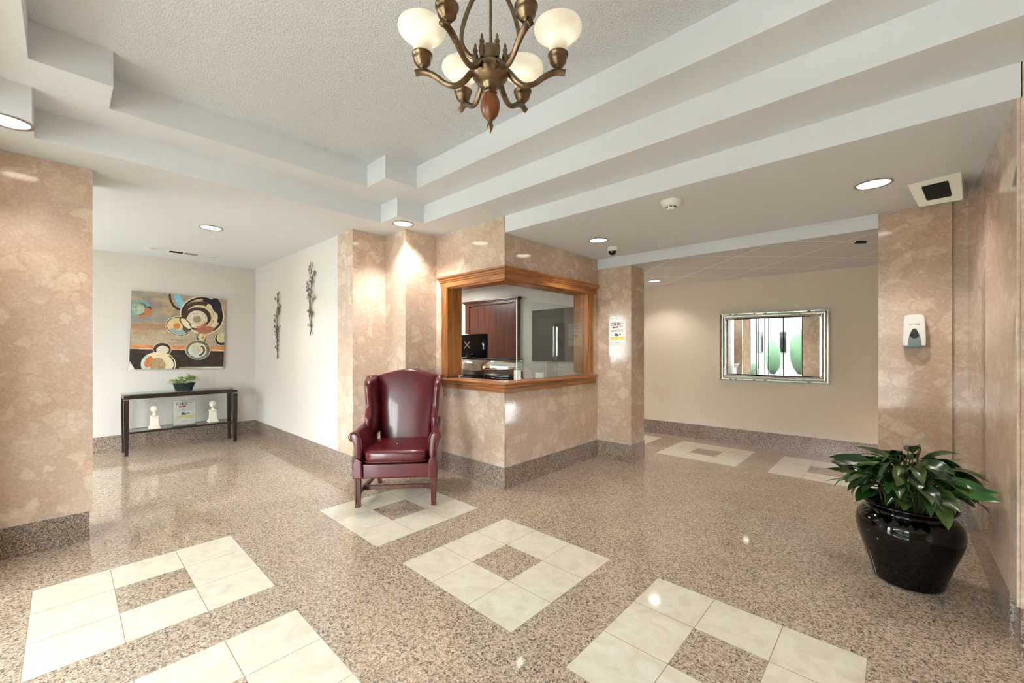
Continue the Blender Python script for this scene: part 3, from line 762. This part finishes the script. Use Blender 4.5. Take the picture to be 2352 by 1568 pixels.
def statue(x,y,label):
    t=empty('finial_ornament',(x,y,.2905),label,'ornament',group='cream ball ornaments on the console shelf')
    MB().box(-.058,.058,-.058,.058,0,.022).box(-.05,.05,-.05,.05,.022,.04).build('plinth',M['stone'],t,bevel=.004)
    MB().loft([[(a*s,b*s,z) for a,b in ((-1,-1),(1,-1),(1,1),(-1,1))] for s,z in ((.042,.04),(.036,.15),(.043,.152),(.043,.166),(.03,.172))],sm=False).build('pedestal',M['stone'],t,bevel=.003)
    MB().lathe([(.026,.17),(.02,.185),(.014,.198),(.018,.21),(.024,.216)],24).build('neck',M['stone'],t)
    MB().lathe([(.001,.207)]+[(.043*math.cos(a),.252+.045*math.sin(a)) for a in [-PI/2*.95+PI*.95*k/14 for k in range(15)]]+[(.0005,.2972)],24).build('ball',M['stone'],t)
statue(-7.02,.79,'cream ball-on-pedestal ornament at the left end of the console shelf')
statue(-7.06,1.42,'cream ball-on-pedestal ornament at the right end of the console shelf')
def notice_marks(parent,w,h,put,dense=1.):
    """graphic bars of the printed notice; put(u0,u1,v0,v1,mat,name) in sheet units, v from top"""
    mk=[('banner',M['ink'],[(.12,.34,.075,.095),(.12,.34,.15,.17),(.12,.15,.075,.17),(.31,.34,.075,.17),(.39,.43,.06,.18),(.43,.47,.15,.18),(.50,.53,.07,.17),(.50,.62,.06,.08),(.50,.62,.15,.175),(.59,.63,.07,.17)]),
        ('grey_lines',M['inkgrey'],[(.68,.86,.09,.12),(.66,.84,.2,.22),(.2,.85,.36,.375),(.14,.88,.41,.422),(.62,.72,.5,.58),(.4,.62,.86,.875)]),
        ('red_line',M['inkred'],[(.24,.40,.22,.28),(.42,.56,.21,.27)]),
        ('picture',M['inkslate'],[(.36,.5,.5,.6),(.5,.58,.53,.6)]),
        ('yellow_band',M['inkyellow'],[(.12,.92,.64,.685),(.12,.92,.70,.745)])]
    b=parent; mats=[M['paperwhite']]
    for nm,m,rs in mk:
        mats.append(m)
        for u0,u1,v0,v1 in rs: put(b,u0,u1,v0,v1,len(mats)-1)
    return mats
def shelf_sign():
    t=empty('notice_sign',(-7.03,1.10,.2905),'white printed notice in an acrylic stand, centre of the console shelf','sign',R(90))
    w,h=.235,.32
    sh=MB().box(-w/2,w/2,-.001,.001,.012,.012+h)
    MB().box(-w/2-.008,w/2+.008,-.0045,-.003,0,h+.02).box(-w/2-.008,w/2+.008,-.05,.05,0,.003).build('acrylic_stand',M['acrylic'],t)
    mats=notice_marks(sh,w,h,lambda b,u0,u1,v0,v1,i:b.box(-w/2+u0*w,-w/2+u1*w,-.0019,-.0009,.012+h*(1-v1),.012+h*(1-v0),i))
    sh.build('printed_sheet',mats,t)
shelf_sign()
def pillar_notice():
    t=empty('wall_notice',(-2.423,4.454,1.5),'white printed notice taped to the marble pillar right of the booth','sign')
    w,h=.22,.292
    sh=MB().box(-w/2,w/2,-.0015,-.0005,-h/2,h/2)
    mats=notice_marks(sh,w,h,lambda b,u0,u1,v0,v1,i:b.box(-w/2+u0*w,-w/2+u1*w,-.0022,-.0014,h/2-v1*h,h/2-v0*h,i))
    sh.build('printed_sheet',mats,t)
pillar_notice()

def leafgeo(mb,base,direc,L,Wd,droop,fold,rnd,mi=0,cols=None,nu=8,twist=0.,wave=.0):
    """curved, folded leaf blade"""
    d=Vector(direc).normalized(); up=Vector((0,0,1)); side=d.cross(up)
    if side.length<1e-3: side=Vector((1,0,0))
    side.normalize(); side=(Matrix.Rotation(twist,3,d)@side)
    p=Vector(base); cur=d.copy(); rows=[]; cr=[]
    ns=[-1,-.5,0,.5,1]
    for i in range(nu+1):
        u=i/nu; w=Wd*math.sin(PI*min(1,max(0,u**.75)))**.85*(1 if u<.98 else .4)
        if i==0: w=Wd*.06
        if i==nu: w=Wd*.02
        nrm=side.cross(cur).normalized()
        row=[]
        for s in ns:
            zz=fold*abs(s)*w - wave*w*math.sin(u*9+s*2)
            row.append(p+side*(s*w)+nrm*zz)
            v=.55+.45*(1 if s!=0 else 1.5)*(0.8+.2*math.sin(u*28)); cr.append((v,v*1.05,v*.9))
        rows.append(row)
        p=p+cur*(L/nu); cur=(cur+Vector((0,0,-droop/nu))).normalized()
    o=len(mb.v); n=5
    vs=[q for r in rows for q in r]
    fs=[(i*n+k,i*n+k+1,(i+1)*n+k+1,(i+1)*n+k) for i in range(nu) for k in range(4)]
    mb.add(vs,fs,mi,True)
    if cols is not None: cols.extend(cr)
    return rows
def table_plant():
    t=empty('potted_plant',(-7.07,1.10,.759),'small leafy plant in an oval slate planter on the console table','potted plant',R(90))
    prof=[(.001,0),(.088,0),(.095,.006),(.118,.085),(.128,.09),(.128,.097),(.116,.097),(.112,.09),(.001,.085)]
    MB().lathe(prof,40,sy=.62).build('planter',M['planter'],t)
    rnd=random.Random(3); mb=MB()
    for k in range(300):
        a=rnd.uniform(0,2*PI); r=rnd.random()**.6
        bx,by=r*.13*math.cos(a),r*.075*math.sin(a)
        hgt=rnd.uniform(.0,.10)*(1-.5*r)+ (.035 if bx>0.02 else 0)
        base=(bx*1.15,by*1.2,.085+hgt)
        mb_d=(math.cos(a)*rnd.uniform(.4,1.2),math.sin(a)*rnd.uniform(.4,1.2),rnd.uniform(.0,.9))
        leafgeo(mb,base,mb_d,rnd.uniform(.026,.048),rnd.uniform(.008,.014),rnd.uniform(.2,1.),.25,rnd,rnd.choice([0,0,1,2]),nu=3)
    for k in range(7):
        x=.085+rnd.uniform(-.02,.02); mb.tube([(x*.6,0,.08),(x,.0,.12),(x+.01,0,.165+.004*k)],.0015,5,2)
        leafgeo(mb,(x,0,.13+.008*k),(rnd.uniform(.2,1),rnd.uniform(-.6,.6),.7),.04,.012,.3,.2,rnd,0,nu=3)
    mb.build('foliage',[M['leaf2'],M['leaf3'],M['leaf4']],t,recalc=False)
table_plant()
def big_plant():
    t=empty('floor_planter',(.05,3.28,0),'large glossy black urn planter with dark green leaves beside the right wall','potted plant')
    prof=[(.001,0.),(.135,0.),(.150,.008),(.156,.03),(.176,.10),(.202,.18),(.222,.245),(.231,.29),(.232,.32),(.224,.355),(.205,.382),(.188,.396),(.184,.408),(.19,.420),(.204,.434),(.207,.442),(.20,.448),(.186,.444),(.176,.43),(.172,.40),(.001,.395)]
    P=smooth([(r,0,z) for r,z in prof[1:-1]],3)
    MB().lathe([(.001,0)]+[(p.x,p.z) for p in P]+[(.001,.395)],64).build('urn',M['pot'],t)
    MB().lathe([(.001,.402),(.17,.398)],24).build('soil',M['soil'],t)
    rnd=random.Random(21); mb=MB(); cols=[]
    st=MB()
    n=128
    for k in range(n):
        a=2*PI*k*.61803+rnd.uniform(-.2,.2); lv=rnd.random()
        out=max(.03,.06+.30*(k/n)**.75+rnd.uniform(-.03,.03))
        hz=.73-.62*max(.0,out-.06)**1.15+rnd.uniform(-.05,.04)
        ca,sa=math.cos(a),math.sin(a)
        tip=Vector((out*ca*.62,out*sa*.62,max(.47,hz-.03)))
        b0=Vector((rnd.uniform(-.06,.06)+.05*ca,rnd.uniform(-.06,.06)+.05*sa,.40))
        mid=(b0+tip)/2+Vector((-ca*.01,-sa*.01,.05))
        L=rnd.uniform(.15,.23); wd=rnd.uniform(.026,.040)
        # keep clear of the right wall
        ex=tip.x+ca*L*.9
        if ex>.30: L*=max(.45,(.30-tip.x)/(ca*L*.9)) if ca>0 else 1
        if tip.x+.05>.325: continue
        P=smooth([b0,mid,tip],5); st.tube(P,[.0035]*len(P),5)
        el=rnd.uniform(-.15,.55)-.6*(out-.1)
        leafgeo(mb,tip,(ca+rnd.uniform(-.5,.5),sa+rnd.uniform(-.5,.5),el+rnd.uniform(-.3,.35)),L*rnd.uniform(.75,1.05),wd*rnd.uniform(.85,1.15),rnd.uniform(.3,1.6),rnd.uniform(.1,.4),rnd,rnd.choice([0,0,0,1,1,2]),cols,10,rnd.uniform(-.9,.9),.10)
    o=mb.build('foliage',[M['leaf'],M['leafb'],M['leafc']],t,recalc=False)
    me=o.data; at=me.color_attributes.new('vein','FLOAT_COLOR','POINT')
    for i,c in enumerate(cols): at.data[i].color=(*c,1)
    st.build('leaf_stalks',M['stem'],t)
big_plant()

# ------------------------------------------------------------------ painting
def paint_col(x,y,w,h):
    """x,y in sketch pixels"""
    def fb(sx,sy,o=0.): return noise.noise(Vector((x*sx+o,y*sy+o,o*1.7)))
    yy=y+14*fb(.004,.004,3)
    xx=x+6*fb(.03,.03,5); yj=y+6*fb(.03,.03,9)
    def mixc(a,b,t): t=max(0,min(1,t)); return tuple(a[i]*(1-t)+b[i]*t for i in range(3))
    line=1040+.03*(x-60)
    st=fb(.004,.02,1.)+.6*fb(.012,.05,2.)
    c=mixc((168,142,112),(188,168,138),.5+st)
    if y<640 and x<1000: c=mixc(c,(140,132,124),max(0,.3+fb(.006,.006,8.)*1.2))
    if 470<y<680: c=mixc(c,(142,142,140),.55*math.exp(-((y-580)/60)**2)*(1 if x<700 else .3))
    if 650<y<760 and x<650: c=mixc(c,(150,108,72),.5)
    if y<150+ (x*.09): c=mixc(c,(140,140,134),.4)
    if 840<y<1040: c=mixc(c,(178,168,152),.5+fb(.003,.03,4.))
    if y>line+60: c=mixc((46,38,34),(70,54,46),.4+1.1*fb(.008,.02,6.))
    elif y>line-6: c=mixc((206,120,58),(226,146,84),.5+fb(.01,.04,2.)*1.5) if y<line+45 else (220,196,170)
    def ell(cx,cy,rx,ry,rot=0):
        a=R(rot); dx,dy=xx-cx,yj-cy; u=dx*math.cos(a)+dy*math.sin(a); v=-dx*math.sin(a)+dy*math.cos(a)
        return math.hypot(u/rx,v/ry), math.degrees(math.atan2(v/ry,u/rx))
    # left ring
    d,a=ell(220,390,175,150)
    if d<1: c=(96,104,104)
    if .72<d<1: c=(112,160,164) if (a<-20 or a>100) else ((56,46,44) if a<20 else (188,116,72))
    d,a=ell(185,390,112,98)
    if d<1: c=mixc((168,190,170),(140,150,124),.5+fb(.02,.02,2.))
    d,a=ell(340,440,60,70)
    if d<1: c=(186,114,70)
    # brown hook and blue ribbon
    d,a=ell(960,140,250,280)
    if .90<d<1.03 and x<910 and y>90: c=(62,36,28)
    if x<960 and .42<ell(1010,140,230,300)[0]<.92 and y<400 and x>790: c=(128,186,204)
    # large swirl
    d,a=ell(1320,500,430,345,8)
    if d<1.0: c=mixc((90,66,50),(120,92,68),.5+fb(.01,.01,3.))
    if .94<d<1.0: c=(222,208,178)
    if .84<d<.94: c=(44,34,32) if a<60 else (98,60,42)
    if .70<d<.84: c=(46,36,36) if -95<a<20 else (mixc((214,198,164),(150,116,90),.5+fb(.02,.02,1.)*1.5))
    d2,a2=ell(1270,530,345,275,8)
    if d2<1: c=(74,48,38)
    if .80<d2<1 and -70<a2<95: c=(226,210,178)
    if .62<d2<.78: c=(216,196,158) if a2<60 else (96,66,48)
    d3,a3=ell(1590,330,95,150,-25)
    if d3<1: c=(34,34,38)
    d,a=ell(1350,770,190,70,-8)
    if d<1: c=(168,110,84)
    d,a=ell(1215,545,240,190)
    if d<1: c=(66,46,36)
    d,a=ell(1215,575,195,160)
    if d<1: c=mixc((206,194,172),(226,214,196),.5+fb(.02,.02,7.)*1.5)
    if d<.4: c=(158,142,122)
    if .75<d<1 and 20<a<95: c=(204,130,84)
    # middle disc
    d,a=ell(880,700,240,175,12)
    if d<1: c=(226,212,178)
    if .88<d<.95: c=(52,42,36)
    if d<.84:
        c=mixc((222,200,140),(214,190,150),.5+fb(.02,.02,5.))
        if a>20 and a<140 and d>.4: c=(150,172,180)
        if -30<a<=40 and d>.3: c=(92,84,78)
    d,a=ell(840,695,60,55)
    if d<1: c=(206,130,70)
    d,a=ell(1000,650,150,62,48)
    if d<1: c=(48,40,34)
    if d<.8: c=(230,220,190)
    d,a=ell(1170,795,70,22,25)
    if d<1: c=(224,208,180)
    # small disc
    d,a=ell(1292,912,90,82)
    if d<1: c=(52,42,36)
    d,a=ell(1300,895,76,66)
    if d<1: c=(206,210,196) if a>90 or a<-90 else (216,186,136)
    d,a=ell(1320,900,26,22)
    if d<1: c=(190,126,72)
    # right disc
    d,a=ell(1690,930,150,135)
    if d<1: c=(60,48,40)
    if .86<d<.95: c=(222,214,190)
    d,a=ell(1690,910,98,92)
    if d<1: c=mixc((216,200,160),(200,184,150),.5+fb(.02,.02,3.))
    # lower middle disc
    d,a=ell(1230,1120,240,180)
    if d<1: c=mixc((104,92,80),(130,118,100),.5+fb(.02,.02,2.))
    if .94<d<1: c=(196,186,160)
    d,a=ell(1220,1130,175,130)
    if d<1: c=(222,212,184) if (a<30 and a>-120) else (196,212,208)
    if .6<d<.82 and -60<a<80: c=(88,64,46)
    d,a=ell(1195,1110,90,85)
    if d<1: c=mixc((214,208,186),(190,178,154),.4+fb(.03,.03,2.))
    # lower left shape
    d,a=ell(580,1110,160,120)
    if d<1: c=(60,50,42)
    if .94<d<1.02: c=(206,198,176)
    d,a=ell(590,1120,108,74)
    if d<1: c=(220,208,186)
    d,a=ell(520,1380,300,225)
    if d<1: c=(190,206,202) if a>140 or a<-130 else (226,210,176)
    if .86<d<.93 and -50<a<60: c=(60,50,46)
    d,a=ell(350,1330,60,110,25)
    if d<1: c=(206,116,68)
    d,a=ell(500,1390,135,130)
    if d<1: c=mixc((184,156,116),(160,132,98),.5+fb(.03,.03,2.))
    if x+ (1460-y)*.55<120 : c=(228,226,220)
    if y>1425 and x>880: c=mixc((150,140,110),(214,218,208),(x-1000)/400.)
    k=1+.10*fb(.05,.05,1.)
    return tuple(max(0,min(255,v*k)) for v in c)
def painting():
    t=empty('abstract_painting',(XA+.004,1.104,1.5535),'square abstract canvas of swirling circles above the console table','painting')
    t.rotation_euler=(R(-1.63),0,0)
    S=.515
    MB().box(.0005,.032,-S,S,-S,S).build('canvas_edge',M['ink'],t,bevel=.002)
    n=300; v=[];f=[];cols=[]
    for j in range(n+1):
        for i in range(n+1):
            u=i/n; w=j/n
            # bilinear map to the sketch frame
            X=(95*(1-u)+1775*u)*(1-w)+(35*(1-u)+1725*u)*w; Y=(60*(1-u)+215*u)*(1-w)+(1460)*w
            v.append((.0335,-S+2*S*u,S-2*S*w)); cols.append(paint_col(X,Y,0,0))
    for j in range(n):
        for i in range(n):
            a=j*(n+1)+i; f.append((a,a+n+1,a+n+2,a+1))
    mb=MB().add(v,f); 
    tt=NT('painted_canvas'); at=tt.n('ShaderNodeVertexColor'); at.layer_name='paint'
    nz=tt.n('ShaderNodeTexNoise',i_Scale=160.,i_Detail=3.); tt.l(tt.co(),nz.inputs['Vector']); tt.bump(nz.outputs['Fac'],.3,.002)
    m=tt.set(.45,0,.4,at.outputs[0])
    o=mb.build('canvas',m,t,recalc=False)
    ca=o.data.color_attributes.new('paint','FLOAT_COLOR','POINT')
    flatc=[]
    for c in cols: flatc.extend(lin(c))
    ca.data.foreach_set('color',flatc)
painting()

# ------------------------------------------------------------------ branches on the wall
def branch(name,x,zb,h,label,seed):
    t=empty('wall_branch',(x,YD-.012,zb),label,'wall decoration',group='wire branch decorations')
    rnd=random.Random(seed); mb=MB(); rg=mb
    A=smooth([(-.035,0,0),(.0,-.004,.1*h),(.015,-.012,.3*h),(.0,-.01,.5*h),(.03,-.012,.7*h),(.045,-.01,.82*h),(-.005,-.008,.93*h),(.0,-.006,1.*h)],6)
    B=smooth([(.03,0,.02*h),(-.005,-.004,.1*h),(-.03,-.014,.26*h),(-.035,-.01,.42*h),(-.03,-.01,.5*h)],6)
    C=smooth([(.0,-.01,.5*h),(-.045,-.014,.6*h),(-.05,-.01,.68*h)],5)
    D=smooth([(.01,-.01,.35*h),(.05,-.014,.45*h),(.085,-.01,.5*h)],5)
    E=smooth([(.03,-.01,.7*h),(.07,-.014,.78*h),(.1,-.01,.84*h)],5)
    for P,r in ((A,.0045),(B,.004),(C,.0026),(D,.0026),(E,.0026)): mb.tube(P,[r*(1-.5*i/len(P)) for i in range(len(P))],6)
    def ring(cx,cz,rr):
        n=14; pts=[(cx+rr*math.cos(2*PI*k/n),-.012+rnd.uniform(-.001,.001),cz+rr*.95*math.sin(2*PI*k/n)) for k in range(n+1)]
        rg.tube(pts,.0017,5,up=(0,1,0)); 
        if rr>.016: rg.tube([(cx+rr*.5*math.cos(2*PI*k/10),-.012,cz+rr*.5*math.sin(2*PI*k/10)) for k in range(11)],.0016,4,up=(0,1,0))
    for P,dens in ((A,32),(B,14),(C,6),(D,6),(E,6)):
        for k in range(dens):
            p=rnd.choice(P[len(P)//4:]); sd=rnd.choice((-1,1)); L=rnd.uniform(.012,.062)
            q=p+Vector((sd*L,0,rnd.uniform(.0,.05))); mb.tube([p,(p+q)/2+Vector((0,0,.006)),q],.0014,4)
            ring(q.x+sd*.01,q.z+.01,rnd.uniform(.010,.024))
    mb.build('wire_stems',M['iron'],t)
branch('a',-5.17,1.482,.885,'larger wire branch decoration, higher and nearer the marble pilaster',1)
branch('b',-6.33,1.175,.865,'wire branch decoration hung lower, nearer the alcove corner',2)

# ------------------------------------------------------------------ wall mirror
def wall_mirror():
    ang=math.atan2(.41,7.5)
    t=empty('wall_mirror',(-1.215,0,1.346),'wide rectangular mirror with a stepped mirrored border, hung on the corridor wall','mirror',ang)
    t.location.y=6.05+(-1.215+7)*.41/7.5-.004
    W,H=.622,.475
    prof=[(0,.0),(0,.03),(.012,.044),(.024,.036),(.028,.030),(.044,.040),(.056,.030),(.060,.024),(.078,.034),(.09,.022),(.094,.014),(.104,.006)]
    rings=[]
    for inn,dp in prof:
        w,h=W-inn,H-inn; rings.append([(-w,-dp,-h),(w,-dp,-h),(w,-dp,h),(-w,-dp,h)])
    MB().loft(rings,caps=False,sm=False).build('bevelled_frame',M['mirror'],t)
    w,h=W-.1,H-.1; n=30
    rows=[[(-w+2*w*i/n,-.006-.028*math.cos((2*i/n-1)*PI/2)*(1),-h+2*h*j/4) for i in range(n+1)] for j in range(5)]
    v=[p for r in rows for p in r]; f=[(j*(n+1)+i,j*(n+1)+i+1,(j+1)*(n+1)+i+1,(j+1)*(n+1)+i) for j in range(4) for i in range(n)]
    MB().add(v,f,0,True).build('mirror_glass',M['mirror'],t,recalc=False)
    MB().box(-W+.005,W-.005,-.004,-.001,-H+.005,H-.005).build('backing',M['black'],t)
wall_mirror()

# ------------------------------------------------------------------ soap dispenser
def dispenser():
    t=empty('soap_dispenser',(.102,4.441,1.33),'white soap dispenser with a teal-grey push lever on the right column','soap dispenser')
    body=[(-.062,.012),(.062,.012),(.064,.05),(.06,.20),(.055,.242),(.03,.25),(-.03,.25),(-.055,.242),(-.06,.20),(-.064,.05)]
    MB().prism(body,.085,lambda u,v,w:(u,-w,v)).build('cover',M['white'],t,bevel=.01,seg=3)
    lv=[(-.036,.004),(.036,.004),(.034,.06),(.026,.1),(.013,.135),(0,.147),(-.013,.135),(-.026,.1),(-.034,.06)]
    MB().prism(lv,.02,lambda u,v,w:(u,-.08-w,v)).build('push_lever',M['greyplastic'],t,bevel=.004)
    ww=[(-.026,.092),(-.013,.075),(.0,.07),(.013,.075),(.026,.092),(.013,.132),(0,.144),(-.013,.132)]
    MB().prism(ww,.004,lambda u,v,w:(u,-.0995-w,v)).build('level_window',M['darkplastic'],t,bevel=.001)
    MB().box(-.05,.05,-.08,-.002,0,.0125).build('drip_base',M['greyplastic'],t,bevel=.003)
    b=MB()
    for i in range(9): b.box(-.03+i*.0066,-.0255+i*.0066,-.0862,-.0852,.176+(.001 if i%2 else 0),.182)
    for i in range(3): b.box(.008+i*.008,.013+i*.008,-.0862,-.0852,.171,.174)
    b.build('maker_marking',M['inkblue'],t)
dispenser()

# ------------------------------------------------------------------ light, world, camera
w=bpy.data.worlds.new('sky'); scn.world=w; w.use_nodes=True; nt=w.node_tree
bg=nt.nodes['Background']; bg.inputs[0].default_value=(.94,.965,1.02,1); bg.inputs[1].default_value=16
cam=bpy.data.cameras.new('camera'); co=bpy.data.objects.new('camera',cam); COL.objects.link(co)
co.location=(0,0,1.327); co.rotation_euler=(R(90),0,R(42.8))
cam.sensor_width=36; cam.lens=36*952.1/2352; cam.shift_y=15.2/2352; cam.clip_start=.02; cam.clip_end=200
scn.camera=co
vs=scn.view_settings; vs.view_transform='Standard'; vs.look='None'; vs.gamma=1; vs.use_curve_mapping=False; vs.exposure=.92
